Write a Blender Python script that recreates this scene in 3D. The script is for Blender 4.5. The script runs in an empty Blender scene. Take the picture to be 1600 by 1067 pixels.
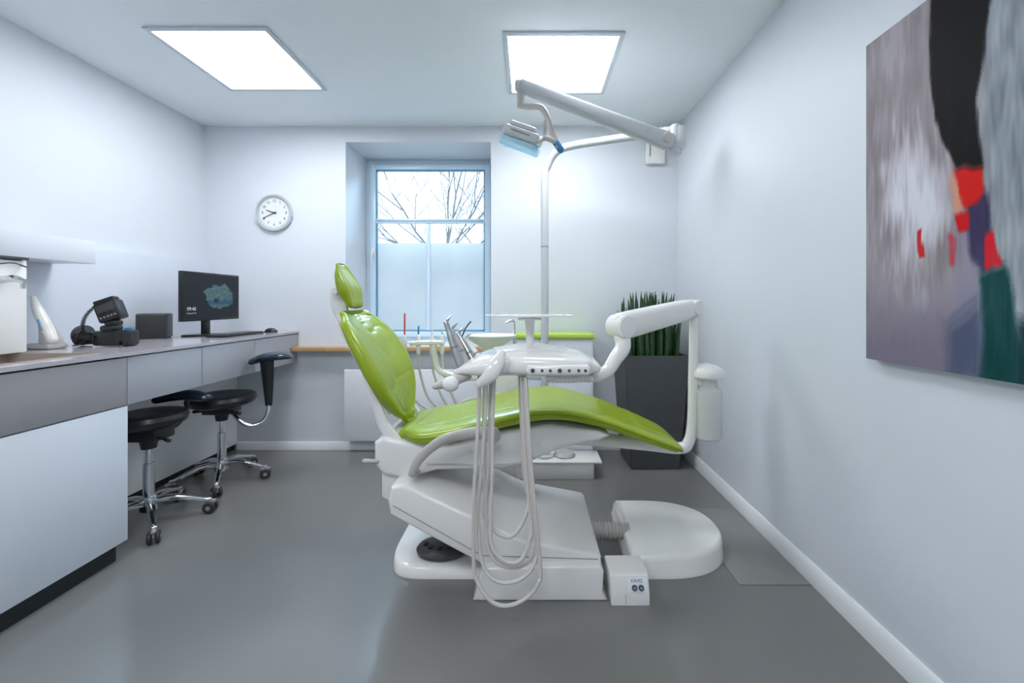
import bpy, bmesh, math, random
from mathutils import Vector, Matrix, noise
random.seed(4)
C = bpy.context.scene.collection
SC = bpy.context.scene
F = 660.0; CH = 1.23
def P(px, py, Y):
    return Vector(((px-828)/F*Y, Y, CH-(py-472)/F*Y))
PI = math.pi
def R(d): return math.radians(d)
def lin(c):
    c = c/255.0
    return c/12.92 if c <= 0.04045 else ((c+0.055)/1.055)**2.4

# ---------------------------------------------------------------- materials
def mat(name, col, rough=.5, metal=0, noise_amt=0.04, nscale=8, bump=0, bscale=60, spec=.5, coat=0, emit=None, estr=0):
    m = bpy.data.materials.new(name); m.use_nodes = True
    nt = m.node_tree; b = nt.nodes['Principled BSDF']
    b.inputs['Roughness'].default_value = rough
    b.inputs['Metallic'].default_value = metal
    b.inputs['Specular IOR Level'].default_value = spec
    b.inputs['Coat Weight'].default_value = coat
    tc = nt.nodes.new('ShaderNodeTexCoord')
    n = nt.nodes.new('ShaderNodeTexNoise'); n.inputs['Scale'].default_value = nscale; n.inputs['Detail'].default_value = 3
    nt.links.new(tc.outputs['Object'], n.inputs['Vector'])
    mx = nt.nodes.new('ShaderNodeMix'); mx.data_type = 'RGBA'
    a = tuple(max(0, c*(1-noise_amt)) for c in col[:3])+(1,)
    c2 = tuple(min(1, c*(1+noise_amt)) for c in col[:3])+(1,)
    mx.inputs[6].default_value = a; mx.inputs[7].default_value = c2
    nt.links.new(n.outputs['Fac'], mx.inputs[0]); nt.links.new(mx.outputs[2], b.inputs['Base Color'])
    if bump:
        n2 = nt.nodes.new('ShaderNodeTexNoise'); n2.inputs['Scale'].default_value = bscale
        nt.links.new(tc.outputs['Object'], n2.inputs['Vector'])
        bp = nt.nodes.new('ShaderNodeBump'); bp.inputs['Strength'].default_value = bump; bp.inputs['Distance'].default_value = .01
        nt.links.new(n2.outputs['Fac'], bp.inputs['Height']); nt.links.new(bp.outputs['Normal'], b.inputs['Normal'])
    if emit:
        b.inputs['Emission Color'].default_value = emit; b.inputs['Emission Strength'].default_value = estr
    return m
wallm = mat('wall_paint', (.70, .735, .785, 1), .5, noise_amt=.01, bump=.04, bscale=150)
panelm = mat('panel_paint', (.66, .705, .785, 1), .42, noise_amt=.01)
ceilm = mat('ceiling_paint', (.87, .91, .94, 1), .7, noise_amt=.01)
floorm = mat('floor_vinyl', (.190, .189, .182, 1), .20, noise_amt=.06, nscale=3, bump=.02, bscale=40, spec=.6)
hatchm = mat('hatch_metal', (.235, .232, .226, 1), .24, noise_amt=.05)
skirt = mat('skirting_white', (.84, .85, .87, 1), .3, noise_amt=.01)
plast = mat('white_plastic', (.84, .825, .80, 1), .16, noise_amt=.01, coat=.3)
pole = mat('pole_white', (.56, .58, .61, 1), .25, noise_amt=.01)
plast2 = mat('warm_grey_plastic', (.52, .495, .47, 1), .3, noise_amt=.02)
hosem = mat('hose_rubber', (.66, .62, .58, 1), .35, noise_amt=.02)
enam = mat('white_enamel', (.80, .82, .85, 1), .3, noise_amt=.01)
green = mat('lime_leather', (.30, .40, .009, 1), .29, noise_amt=.08, nscale=5, bump=.05, bscale=18, coat=.15)
seamm = mat('lime_piping', (.20, .29, .006, 1), .35)
greenp = mat('lime_laminate', (.45, .66, .08, 1), .3, noise_amt=.02)
black = mat('black_plastic', (.014, .015, .017, 1), .33, noise_amt=.1)
blackl = mat('black_leather', (.012, .013, .016, 1), .30, noise_amt=.1, bump=.08, bscale=40)
padm = mat('black_leather_sky_sheen', (.007, .020, .042, 1), .22, noise_amt=.1, coat=.4)  # black pads with the blue sheen of the sky put into their colour
rubber = mat('dark_rubber', (.03, .03, .032, 1), .55)
darkg = mat('dark_grey_plastic', (.06, .062, .066, 1), .4)
midg = mat('mid_grey', (.28, .29, .30, 1), .4)
chrome = mat('chrome', (.75, .76, .78, 1), .12, metal=1, noise_amt=.01)
steel = mat('brushed_steel', (.55, .56, .58, 1), .28, metal=1, noise_amt=.03)
planterm = mat('anthracite_planter', (.072, .076, .082, 1), .38, noise_amt=.05)
soil = mat('potting_soil', (.03, .02, .015, 1), .9, noise_amt=.4, nscale=60, bump=.5)
leafm = mat('snake_plant_green', (.024, .070, .022, 1), .38, noise_amt=.5, nscale=25)
taupe_shaded = mat('grey_laminate_shaded', (.335, .32, .335, 1), .40, noise_amt=.02)  # drawer laminate with the shade on the left fronts put into its colour
taupe_lit = mat('grey_laminate_lit', (.42, .43, .47, 1), .38, noise_amt=.02)  # same drawer laminate, made paler and bluer for the better lit fronts
whitel = mat('white_laminate', (.70, .73, .79, 1), .33, noise_amt=.01)
whitel2 = mat('bright_white_laminate', (.88, .90, .93, 1), .4, noise_amt=.01)
topm = mat('worktop_gloss', (.50, .48, .51, 1), .10, noise_amt=.01)
sinkm = mat('beige_sink', (.42, .35, .30, 1), .2, noise_amt=.03)
wood = mat('oak_ledge', (.52, .33, .16, 1), .4, noise_amt=.25, nscale=14)
framem = mat('window_plastic', (.70, .84, .97, 1), .25, noise_amt=.01)
edge_reflection = mat('blue_edge_reflection', (.08, .28, .42, 1), .4)  # blue reflection along the sash edges, painted as coloured strips
bluep = mat('blue_plastic', (.03, .25, .50, 1), .3)
knobm = mat('slate_knob', (.05, .09, .14, 1), .25)
redp = mat('red_plastic', (.7, .05, .03, 1), .3)
barkm = mat('bark', (.20, .22, .24, 1), .8, noise_amt=.2)
groundm = mat('outside_ground', (.55, .57, .60, 1), .9, noise_amt=.1)
clockface = mat('clock_face', (.78, .80, .80, 1), .4, noise_amt=.01)
silver = mat('silver_ring', (.62, .66, .68, 1), .3, metal=.6, noise_amt=.02)
lampoff = mat('ceiling_diffuser', (.9, .95, 1, 1), .4, noise_amt=0, emit=(.93, .965, 1, 1), estr=19)
lframe = mat('light_frame', (.62, .68, .74, 1), .4, noise_amt=.01)

def special(name, build):
    m = bpy.data.materials.new(name); m.use_nodes = True
    nt = m.node_tree
    for n in list(nt.nodes): nt.nodes.remove(n)
    out = nt.nodes.new('ShaderNodeOutputMaterial'); build(nt, out); return m
def b_glass(nt, out):
    t = nt.nodes.new('ShaderNodeBsdfTransparent'); t.inputs[0].default_value = (.95, .98, 1, 1)
    g = nt.nodes.new('ShaderNodeBsdfGlossy'); g.inputs['Roughness'].default_value = .03
    fr = nt.nodes.new('ShaderNodeFresnel'); fr.inputs[0].default_value = 1.3
    mx = nt.nodes.new('ShaderNodeMixShader'); nt.links.new(fr.outputs[0], mx.inputs[0])
    nt.links.new(t.outputs[0], mx.inputs[1]); nt.links.new(g.outputs[0], mx.inputs[2]); nt.links.new(mx.outputs[0], out.inputs[0])
glass = special('clear_glass', b_glass)
def b_frost(nt, out):
    t = nt.nodes.new('ShaderNodeBsdfTranslucent')
    g = nt.nodes.new('ShaderNodeBsdfDiffuse'); g.inputs[0].default_value = (.8, .88, .92, 1)
    n = nt.nodes.new('ShaderNodeTexNoise'); n.inputs['Scale'].default_value = 2.5
    mx = nt.nodes.new('ShaderNodeMixShader'); mx.inputs[0].default_value = .06
    cr = nt.nodes.new('ShaderNodeMix'); cr.data_type = 'RGBA'
    cr.inputs[6].default_value = (.74, .77, .79, 1); cr.inputs[7].default_value = (.92, .93, .94, 1)
    tc = nt.nodes.new('ShaderNodeTexCoord'); nt.links.new(tc.outputs['Object'], n.inputs['Vector'])
    nt.links.new(n.outputs[0], cr.inputs[0]); nt.links.new(cr.outputs[2], t.inputs[0])
    nt.links.new(t.outputs[0], mx.inputs[1]); nt.links.new(g.outputs[0], mx.inputs[2]); nt.links.new(mx.outputs[0], out.inputs[0])
frost = special('frosted_film', b_frost)
def b_clearplastic(col, fac):
    def f(nt, out):
        t = nt.nodes.new('ShaderNodeBsdfTransparent'); t.inputs[0].default_value = col
        g = nt.nodes.new('ShaderNodeBsdfPrincipled'); g.inputs['Base Color'].default_value = col; g.inputs['Roughness'].default_value = .15
        mx = nt.nodes.new('ShaderNodeMixShader'); mx.inputs[0].default_value = fac
        nt.links.new(t.outputs[0], mx.inputs[1]); nt.links.new(g.outputs[0], mx.inputs[2]); nt.links.new(mx.outputs[0], out.inputs[0])
    return f
shieldm = special('blue_shield', b_clearplastic((.72, .90, .98, 1), .35))
bottlem = special('cloudy_bottle', b_clearplastic((.88, .90, .89, 1), .50))
def b_vcol(rough, estr, spec=.5):
    def f(nt, out):
        a = nt.nodes.new('ShaderNodeAttribute'); a.attribute_name = 'Col'
        g = nt.nodes.new('ShaderNodeBsdfPrincipled'); g.inputs['Roughness'].default_value = rough
        g.inputs['Specular IOR Level'].default_value = spec
        nt.links.new(a.outputs['Color'], g.inputs['Base Color'])
        if estr:
            nt.links.new(a.outputs['Color'], g.inputs['Emission Color']); g.inputs['Emission Strength'].default_value = estr
        nt.links.new(g.outputs[0], out.inputs[0])
    return f
paintm = special('acrylic_paint', b_vcol(.6, 0, .12))
screenm = special('lit_screen', b_vcol(.15, .6, .3))

# ---------------------------------------------------------------- mesh helpers
def NB(): return bmesh.new()
def merge(bm, t, M=None):
    me = bpy.data.meshes.new('tmp'); t.to_mesh(me); t.free()
    if M is not None: me.transform(M)
    bm.from_mesh(me); bpy.data.meshes.remove(me)
def bx(bm, x0, x1, y0, y1, z0, z1, bev=0, M=None, seg=2):
    t = bmesh.new(); bmesh.ops.create_cube(t, size=1)
    for v in t.verts:
        v.co = Vector((x0+(v.co.x+.5)*(x1-x0), y0+(v.co.y+.5)*(y1-y0), z0+(v.co.z+.5)*(z1-z0)))
    if bev: bmesh.ops.bevel(t, geom=t.edges[:], offset=bev, segments=seg, affect='EDGES', profile=.5)
    merge(bm, t, M); return bm
def catmull(pts, n, rad):
    out = []; ro = []
    Pn = [pts[0]*2-pts[1]]+pts+[pts[-1]*2-pts[-2]]
    Rn = [rad[0]]+rad+[rad[-1]]
    def cr(p0, p1, p2, p3, t): return .5*((2*p1)+(p2-p0)*t+(2*p0-5*p1+4*p2-p3)*t*t+(3*p1-p0-3*p2+p3)*t**3)
    for i in range(1, len(Pn)-2):
        for k in range(n):
            t = k/n
            out.append(cr(*Pn[i-1:i+3], t))
            ro.append([max(cr(*[r[j] for r in Rn[i-1:i+3]], t), .0004) for j in (0, 1)])
    out.append(pts[-1]); ro.append(list(rad[-1]))
    return out, ro
def tube(bm, pts, r, rb=None, seg=12, up=None, n=2, sm=0, rnd=False, disp=None):
    pts = [Vector(p) for p in pts]
    ra = r if isinstance(r, (list, tuple)) else [r]*len(pts)
    rbb = ra if rb is None else (rb if isinstance(rb, (list, tuple)) else [rb]*len(pts))
    rad = [[a, b] for a, b in zip(ra, rbb)]
    if sm: pts, rad = catmull(pts, sm, rad)
    N = len(pts); tg = []
    for i in range(N):
        t = pts[min(i+1, N-1)]-pts[max(i-1, 0)]; tg.append(t.normalized())
    frames = []
    if up is not None:
        for t in tg:
            s = t.cross(Vector(up)).normalized(); frames.append((s, s.cross(t).normalized()))
    else:
        a = Vector((0, 0, 1)) if abs(tg[0].z) < .9 else Vector((1, 0, 0))
        s = tg[0].cross(a).normalized()
        for i, t in enumerate(tg):
            s = (s-t*s.dot(t)).normalized(); frames.append((s, s.cross(t).normalized()))
    st = [(pts[i], rad[i][0], rad[i][1], frames[i], i/(N-1)) for i in range(N)]
    if rnd:
        def cap(i, sg):
            o = []; e = min(rad[i][0], rad[i][1])
            for k in (1, 2, 3):
                a = k*PI/2/3.15
                f0 = (rad[i][0]-e*(1-math.cos(a)))
                f1 = rad[i][1]-e*(1-math.cos(a))
                o.append((pts[i]+tg[i]*sg*e*math.sin(a), max(f0, .0005), max(f1, .0005), frames[i], 0 if sg < 0 else 1))
            return o
        st = cap(0, -1)[::-1]+st+cap(N-1, 1)
    rings = []
    for (p, a, b, (s, u), fr) in st:
        ring = []
        for k in range(seg):
            th = 2*PI*k/seg; c, d = math.cos(th), math.sin(th)
            cx = math.copysign(abs(c)**(2/n), c); dx = math.copysign(abs(d)**(2/n), d)
            q = p+s*a*cx+u*b*dx
            if disp: q = q+disp(fr, cx, dx, s, u)
            ring.append(bm.verts.new(q))
        rings.append(ring)
    for i in range(len(rings)-1):
        A, B = rings[i], rings[i+1]
        for k in range(seg):
            bm.faces.new((A[k], A[(k+1) % seg], B[(k+1) % seg], B[k]))
    bm.faces.new(rings[0][::-1]); bm.faces.new(rings[-1])
    return bm
def cyl(bm, p0, p1, r, r2=None, seg=24, bev=0):
    p0 = Vector(p0); p1 = Vector(p1); r2 = r if r2 is None else r2
    if bev:
        d = (p1-p0).normalized()
        return tube(bm, [p0, p0+d*bev, p1-d*bev, p1], [r-bev, r, r2, r2-bev], seg=seg)
    return tube(bm, [p0, p1], [r, r2], seg=seg)
def lathe(bm, prof, c=(0, 0, 0), M=None, seg=32):
    t = bmesh.new(); rings = []
    for (r, z) in prof:
        rings.append([t.verts.new((r*math.cos(2*PI*k/seg), r*math.sin(2*PI*k/seg), z)) for k in range(seg)])
    for A, B in zip(rings, rings[1:]):
        for k in range(seg): t.faces.new((A[k], A[(k+1) % seg], B[(k+1) % seg], B[k]))
    t.faces.new(rings[0][::-1]); t.faces.new(rings[-1])
    MM = Matrix.Translation(Vector(c)) @ (M if M is not None else Matrix.Identity(4))
    merge(bm, t, MM); return bm
def prism(bm, poly, a0, a1, plane='XZ', bev=0, seg=2, M=None):
    t = bmesh.new()
    def mk(p, a):
        if plane == 'XZ': return (p[0], a, p[1])
        if plane == 'XY': return (p[0], p[1], a)
        return (a, p[0], p[1])
    A = [t.verts.new(mk(p, a0)) for p in poly]; B = [t.verts.new(mk(p, a1)) for p in poly]
    n = len(poly)
    t.faces.new(A[::-1]); t.faces.new(B)
    for k in range(n): t.faces.new((A[k], A[(k+1) % n], B[(k+1) % n], B[k]))
    bmesh.ops.recalc_face_normals(t, faces=t.faces[:])
    if bev:
        es = [e for e in t.edges if (e.verts[0] in A and e.verts[1] in A) or (e.verts[0] in B and e.verts[1] in B)]
        bmesh.ops.bevel(t, geom=es, offset=abs(bev), segments=seg, affect='EDGES', profile=.5)
    merge(bm, t, M); return bm
def ico(bm, c, r, sc=(1, 1, 1)):
    t = bmesh.new(); bmesh.ops.create_uvsphere(t, u_segments=20, v_segments=12, radius=r)
    merge(bm, t, Matrix.Translation(Vector(c)) @ Matrix.Diagonal((*sc, 1))); return bm

ORG = {}
def obj(name, bm, m, parent=None, ang=38, kind=None, label=None):
    bmesh.ops.recalc_face_normals(bm, faces=bm.faces[:])
    me = bpy.data.meshes.new(name); bm.to_mesh(me); bm.free()
    me.materials.append(m)
    me.shade_smooth(); me.set_sharp_from_angle(angle=R(ang))
    o = bpy.data.objects.new(name, me); C.objects.link(o)
    if parent is not None:
        org = ORG.get(parent.name, Vector((0, 0, 0)))
        if org.length: me.transform(Matrix.Translation(-org))
        o.parent = parent; ORG[o.name] = org
    else:
        xs = [v.co for v in me.vertices]
        mn = Vector([min(v[i] for v in xs) for i in range(3)]); mx = Vector([max(v[i] for v in xs) for i in range(3)])
        org = Vector(((mn.x+mx.x)/2, (mn.y+mx.y)/2, mn.z))
        me.transform(Matrix.Translation(-org)); o.location = org; ORG[o.name] = org
    if kind: o['kind'] = kind
    if label: o['label'] = label
    return o
def thing(name, label, cat, loc=(0, 0, 0), group=None):
    o = bpy.data.objects.new(name, None); C.objects.link(o); o.location = loc
    o.empty_display_size = .05
    o['label'] = label; o['category'] = cat; ORG[o.name] = Vector(loc)
    if group: o['group'] = group
    return o
def tag(o, label, cat, group=None):
    o['label'] = label; o['category'] = cat
    if group: o['group'] = group
    return o
def struct(name, bm, m, label=None):
    return obj(name, bm, m, kind='structure', label=label)
def text_bm(s, size, M, ext=.0006, align='CENTER'):
    cu = bpy.data.curves.new('t', 'FONT'); cu.body = s; cu.size = size; cu.extrude = ext
    cu.align_x = align; cu.align_y = 'CENTER'
    ob = bpy.data.objects.new('t', cu); C.objects.link(ob); bpy.context.view_layer.update()
    me = bpy.data.meshes.new_from_object(ob.evaluated_get(bpy.context.evaluated_depsgraph_get()))
    me.transform(M); bm = bmesh.new(); bm.from_mesh(me)
    bpy.data.objects.remove(ob); bpy.data.meshes.remove(me); bpy.data.curves.remove(cu)
    return bm
def colgrid(name, fn, nu, nv, pos, m, parent):
    vs = []; fs = []; cols = []
    for j in range(nv+1):
        for i in range(nu+1):
            vs.append(pos(i/nu, j/nv)); cols.append(fn(i/nu, j/nv))
    for j in range(nv):
        for i in range(nu):
            a = j*(nu+1)+i; fs.append((a, a+1, a+nu+2, a+nu+1))
    org = ORG.get(parent.name, Vector((0, 0, 0)))
    me = bpy.data.meshes.new(name); me.from_pydata([Vector(v)-org for v in vs], [], fs)
    at = me.color_attributes.new('Col', 'FLOAT_COLOR', 'POINT')
    for i, c in enumerate(cols): at.data[i].color = (c[0], c[1], c[2], 1)
    me.materials.append(m); o = bpy.data.objects.new(name, me); C.objects.link(o); o.parent = parent
    ORG[o.name] = org
    return o

# ---------------------------------------------------------------- the room
XL, XR, YB, YF, ZC = -2.717, 1.24, 3.53, -1.4, 2.70
WX0, WX1, WZ0, WZ1, WY = -1.54, -.326, .86, 2.567, 3.975
struct('floor', bx(NB(), XL-.2, XR+.2, YF-.2, YB+.6, -.08, 0), floorm)
struct('ceiling', bx(NB(), XL-.2, XR+.2, YF-.2, YB+.6, ZC, ZC+.1), ceilm)
struct('wall_left', bx(NB(), XL-.2, XL, YF-.2, YB+.6, 0, ZC), wallm)
struct('wall_right', bx(NB(), XR, XR+.2, YF-.2, YB+.6, 0, ZC), wallm)
struct('wall_front', bx(NB(), XL, XR, YF-.2, YF, 0, ZC), wallm)
b = NB()
bx(b, XL, WX0, YB, YB+.6, 0, ZC); bx(b, WX1, XR, YB, YB+.6, 0, ZC)
bx(b, WX0, WX1, YB, YB+.6, 0, WZ0-.03); bx(b, WX0, WX1, YB, YB+.6, WZ1, ZC)
struct('wall_back', b, wallm)
struct('baseboard_back', prism(NB(), [(YB, 0), (YB-.016, 0), (YB-.016, .055), (YB-.008, .066), (YB, .066)], -2.44, XR, 'YZ'), skirt)
struct('baseboard_right', prism(NB(), [(XR, 0), (XR-.016, 0), (XR-.016, .075), (XR-.006, .09), (XR, .09)], YF, YB, 'XZ'), skirt)
struct('baseboard_front', bx(NB(), XL, XR-.016, YF, YF+.015, 0, .085, .003), skirt)
struct('trim_1', bx(NB(), XL, -2.64, .3, YB, 0, 1.556, .006), panelm)
struct('trim_2', bx(NB(), -1.93, WX1-.02, YB-.11, YB, .83, .862, .003), wood)
# window
w = bpy.data.objects.new('window_1', None); C.objects.link(w); w.location = (-.93, WY, .87); w['kind'] = 'structure'; ORG['window_1'] = Vector(w.location)
b = bx(NB(), WX0, WX1, YB, WY-.005, WZ0-.03, WZ0, .002); obj('window_sill', b, skirt, w)
def rect_frame(b, x0, x1, z0, z1, y0, y1, t, bev=.004):
    bx(b, x0, x0+t, y0, y1, z0, z1, bev); bx(b, x1-t, x1, y0, y1, z0, z1, bev)
    bx(b, x0+t, x1-t, y0, y1, z0, z0+t, bev); bx(b, x0+t, x1-t, y0, y1, z1-t, z1, bev)
fz0 = .875
b = NB(); rect_frame(b, WX0, WX1, fz0-.015, WZ1, WY, WY+.07, .06); obj('window_frame', b, framem, w)
b = NB(); sx0, sx1, sz0, sz1 = WX0+.045, WX1-.045, fz0+.03, WZ1-.045
rect_frame(b, sx0, sx1, sz0, sz1, WY-.025, WY+.04, .052)
sash = obj('sash', b, framem, w)
gx0, gx1, gz0, gz1 = sx0+.052, sx1-.052, sz0+.052, sz1-.052
tz = 1.99; mxx = -.955
b = NB(); rect_frame(b, gx0, gx1, gz0, gz1, WY-.015, WY+.02, .009, 0); obj('edge_reflection', b, edge_reflection, sash)
b = NB(); bx(b, gx0, gx1, WY-.02, WY+.03, tz-.020, tz+.020, .004); obj('transom', b, framem, w)
b = NB(); bx(b, gx0, gx1, WY-.022, WY-.02, tz-.003, tz+.003); obj('edge_reflection', b, edge_reflection, sash)
b = NB(); bx(b, mxx-.018, mxx+.018, WY-.01, WY+.03, gz0, tz-.020, .004); obj('mullion', b, framem, w)
b = NB(); bx(b, mxx-.004, mxx+.004, WY+.013, WY+.03, tz+.020, gz1, .001); obj('glazing_bar', b, skirt, w)
obj('pane', bx(NB(), gx0, gx1, WY+.005, WY+.012, gz0, gz1), glass, w)
for x0, x1 in ((gx0+.009, mxx-.018), (mxx+.018, gx1-.009)):
    obj('frosted_film', bx(NB(), x0, x1, WY+.001, WY+.003, gz0+.009, 1.785), frost, w)
b = NB(); hx = WX0+.075; hz = 1.70
bx(b, hx-.012, hx+.012, WY-.04, WY-.025, hz-.04, hz+.04, .004); bx(b, hx-.009, hx+.009, WY-.075, WY-.055, hz-.11, hz+.015, .006); cyl(b, (hx, WY-.06, hz), (hx, WY-.03, hz), .009)
obj('window_handle', b, plast, w)

# outside
struct('ground', bx(NB(), -30, 25, 4.3, 45, -.6, -.5), groundm)
b = NB()
def branch(p, d, L, r, lev):
    pts = [p]; q = p.copy(); dd = d.copy()
    for k in range(4):
        dd = (dd+Vector((random.uniform(-.18, .18), random.uniform(-.12, .12), random.uniform(-.08, .14)))).normalized()
        q = q+dd*L/4; pts.append(q.copy())
    tube(b, pts, [r, r*.9, r*.8, r*.7, r*.6], seg=5)
    if lev == 0: return
    for k in range(4 if lev > 1 else 5):
        s = pts[1+k % 4]
        a = random.uniform(-1.0, 1.0)
        nd = (dd*.8+Vector((a, random.uniform(-.5, .5), random.uniform(-.15, .5)))).normalized()
        branch(s, nd, L*random.uniform(.55, .8), r*.52, lev-1)
tb = Vector((-1.7, 8.2, -.5))
tube(b, [tb, tb+Vector((.05, 0, 1.2)), tb+Vector((.0, 0, 2.5))], [.14, .11, .10], seg=8)
top = tb+Vector((0, 0, 2.4))
for d, L in ((( -.55, 0, 1), 1.7), ((.1, 0, 1), 1.9), ((.65, 0, .9), 1.7), ((-1, .1, .5), 1.4), ((1, 0, .35), 1.5), ((.35, .1, 1), 1.6)):
    branch(top, Vector(d).normalized(), L, .023, 3)
tag(obj('bare_tree', b, barkm), 'bare leafless tree seen through the upper window panes', 'tree')

# ceiling lights
def ceiling_light(x0, x1, y0, y1, label):
    t = thing('ceiling_light', label, 'ceiling light', ((x0+x1)/2, (y0+y1)/2, ZC-.012), 'square ceiling light panels')
    b = NB(); z0, z1 = ZC-.012, ZC-.0005; f = .028
    bx(b, x0, x0+f, y0, y1, z0, z1, .002); bx(b, x1-f, x1, y0, y1, z0, z1, .002); bx(b, x0+f, x1-f, y0, y0+f, z0, z1, .002); bx(b, x0+f, x1-f, y1-f, y1, z0, z1, .002)
    obj('frame', b, lframe, t)
    obj('diffuser', bx(NB(), x0+f, x1-f, y0+f, y1-f, ZC-.006, ZC-.0005), lampoff, t)
ceiling_light(-2.07, -1.40, 2.25, 2.92, 'bright square ceiling light panel above the desk with the computer monitor')
ceiling_light(-.15, .52, 2.29, 2.97, 'bright square ceiling light panel behind the raised arm of the dental lamp')
ceiling_light(-1.9, -1.23, -.4, .27, 'unseen square fill light panel added behind the viewpoint on the cabinet side')  # fill panel added out of view to brighten the camera side
ceiling_light(-.45, .22, -.4, .27, 'unseen square fill light panel added behind the viewpoint on the painting side')  # second added fill panel, lifts the whites of the chair base

# clock
ck = thing('wall_clock', 'round silver wall clock with white face on the back wall', 'clock', (-2.128, YB, 1.973))
CX, CZ = -2.128, 1.973
MY = Matrix.Rotation(R(90), 4, 'X')   # z -> -y
b = NB(); lathe(b, [(.128, .0), (.152, .0), (.155, .02), (.150, .035), (.138, .036), (.130, .022), (.128, .012)], (CX, YB, CZ), MY, 64); obj('clock_rim', b, silver, ck)
b = NB(); lathe(b, [(.131, .001), (.131, .014)], (CX, YB, CZ), MY, 64); obj('clock_face', b, clockface, ck)
b = NB()
for h in range(1, 13):
    a = R(90-30*h)
    t = text_bm(str(h), .030, Matrix.Translation((CX+.098*math.cos(a), YB-.0150, CZ+.098*math.sin(a))) @ MY)
    merge(b, t)
for k in range(60):
    a = R(6*k); r0, r1 = (.118, .126)
    M = Matrix.Translation((CX, YB-.0148, CZ)) @ Matrix.Rotation(a, 4, 'Y')
    bx(b, -.0008, .0008, 0, .001, r0, r1, M=M)
obj('numerals', b, black, ck)
def hand(ang, L, wd, y):
    b = NB(); M = Matrix.Translation((CX, y, CZ)) @ Matrix.Rotation(R(ang), 4, 'Y')
    prism(b, [(-wd, -.02), (wd, -.02), (wd*.6, L), (-wd*.6, L)], -.001, .001, 'XZ', M=M); return b
obj('hour_hand', hand(290, .07, .004, YB-.018), black, ck)
obj('minute_hand', hand(243, .105, .003, YB-.021), black, ck)
obj('hub', cyl(NB(), (CX, YB-.014, CZ), (CX, YB-.025, CZ), .006), black, ck)
# wall box
t = thing('wall_sensor_box', 'small white box with grey slot high on the back wall', 'wall box', (1.03, YB, 2.38))
obj('housing', bx(NB(), .96, 1.115, YB-.05, YB-.001, 2.375, 2.57, .008), plast, t)
obj('slot', bx(NB(), .985, .995, YB-.053, YB-.049, 2.43, 2.55, .003), midg, t)
# radiator
t = thing('radiator', 'flat white panel radiator under the window behind the dental chair', 'radiator', (-.93, YB-.06, .1))
obj('panel', bx(NB(), -1.51, -.33, YB-.10, YB-.06, .10, .68, .006), enam, t)
b = NB()
for i in range(40): bx(b, -1.49+i*.029, -1.475+i*.029, YB-.0605, YB-.03, .12, .66)
bx(b, -1.49, -.345, YB-.035, YB-.012, .3, .5)
obj('convector', b, enam, t)

# painting
pt = thing('abstract_painting', 'large unframed abstract painting in grey, black, red and teal on the right wall', 'painting', (XR, 1.1, 1.029))
PY0, PY1, PZ0, PZ1 = .66, 1.509, 1.029, 2.144
obj('canvas', bx(NB(), XR-.038, XR-.001, PY0, PY1, PZ0, PZ1, .002), mat('canvas', (.30, .28, .28, 1), .8), pt)
def inpoly(x, y, poly):
    c = False; n = len(poly)
    for i in range(n):
        x1, y1 = poly[i]; x2, y2 = poly[(i+1) % n]
        if (y1 > y) != (y2 > y) and x < (x2-x1)*(y-y1)/(y2-y1)+x1: c = not c
    return c
BLK = [(1455, -140), (1452, 100), (1460, 190), (1478, 235), (1492, 262), (1535, 260), (1527, 200), (1524, 160), (1538, 80), (1546, 0), (1550, -140)]
REG = [
 ([(1504, 300), (1540, 296), (1556, 420), (1538, 428), (1514, 400)], (62, 54, 88), 4),
 ([(1530, 428), (1572, 412), (1590, 500), (1610, 620), (1640, 640), (1520, 640), (1535, 520)], (14, 66, 64), 4),
 ([(1478, 510), (1534, 470), (1530, 600), (1478, 600)], (84, 92, 118), 8),
 ([(1590, 500), (1700, 520), (1900, 640), (1900, 760), (1600, 760)], (20, 54, 60), 6),
 ([(1480, 276), (1506, 268), (1506, 326), (1492, 336)], (214, 152, 126), 3),
 ([(1488, 263), (1534, 255), (1535, 302), (1520, 320), (1503, 324)], (214, 26, 22), 2),
 ([(1492, 334), (1512, 330), (1512, 358), (1496, 362)], (205, 20, 24), 1.5),
 ([(1539, 362), (1552, 358), (1567, 414), (1541, 421)], (216, 26, 38), 2),
 ([(1432, 360), (1441, 356), (1443, 400), (1435, 403)], (206, 40, 36), 1),
 ([(1480, 364), (1490, 368), (1489, 414), (1481, 416)], (196, 70, 88), 2),
 (BLK, (12, 11, 13), 2.6),
]
BB = [(min(p[0] for p in g[0])-10, max(p[0] for p in g[0])+10, min(p[1] for p in g[0])-20, max(p[1] for p in g[0])+20) for g in REG]
OFF = [(0, 0), (-1, -.4), (1, .4), (-.4, 1), (.4, -1), (-.6, -.9), (.6, .9)]
def mixc(a, b, t): t = max(0, min(1, t)); return tuple(a[i]+(b[i]-a[i])*t for i in range(3))
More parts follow.
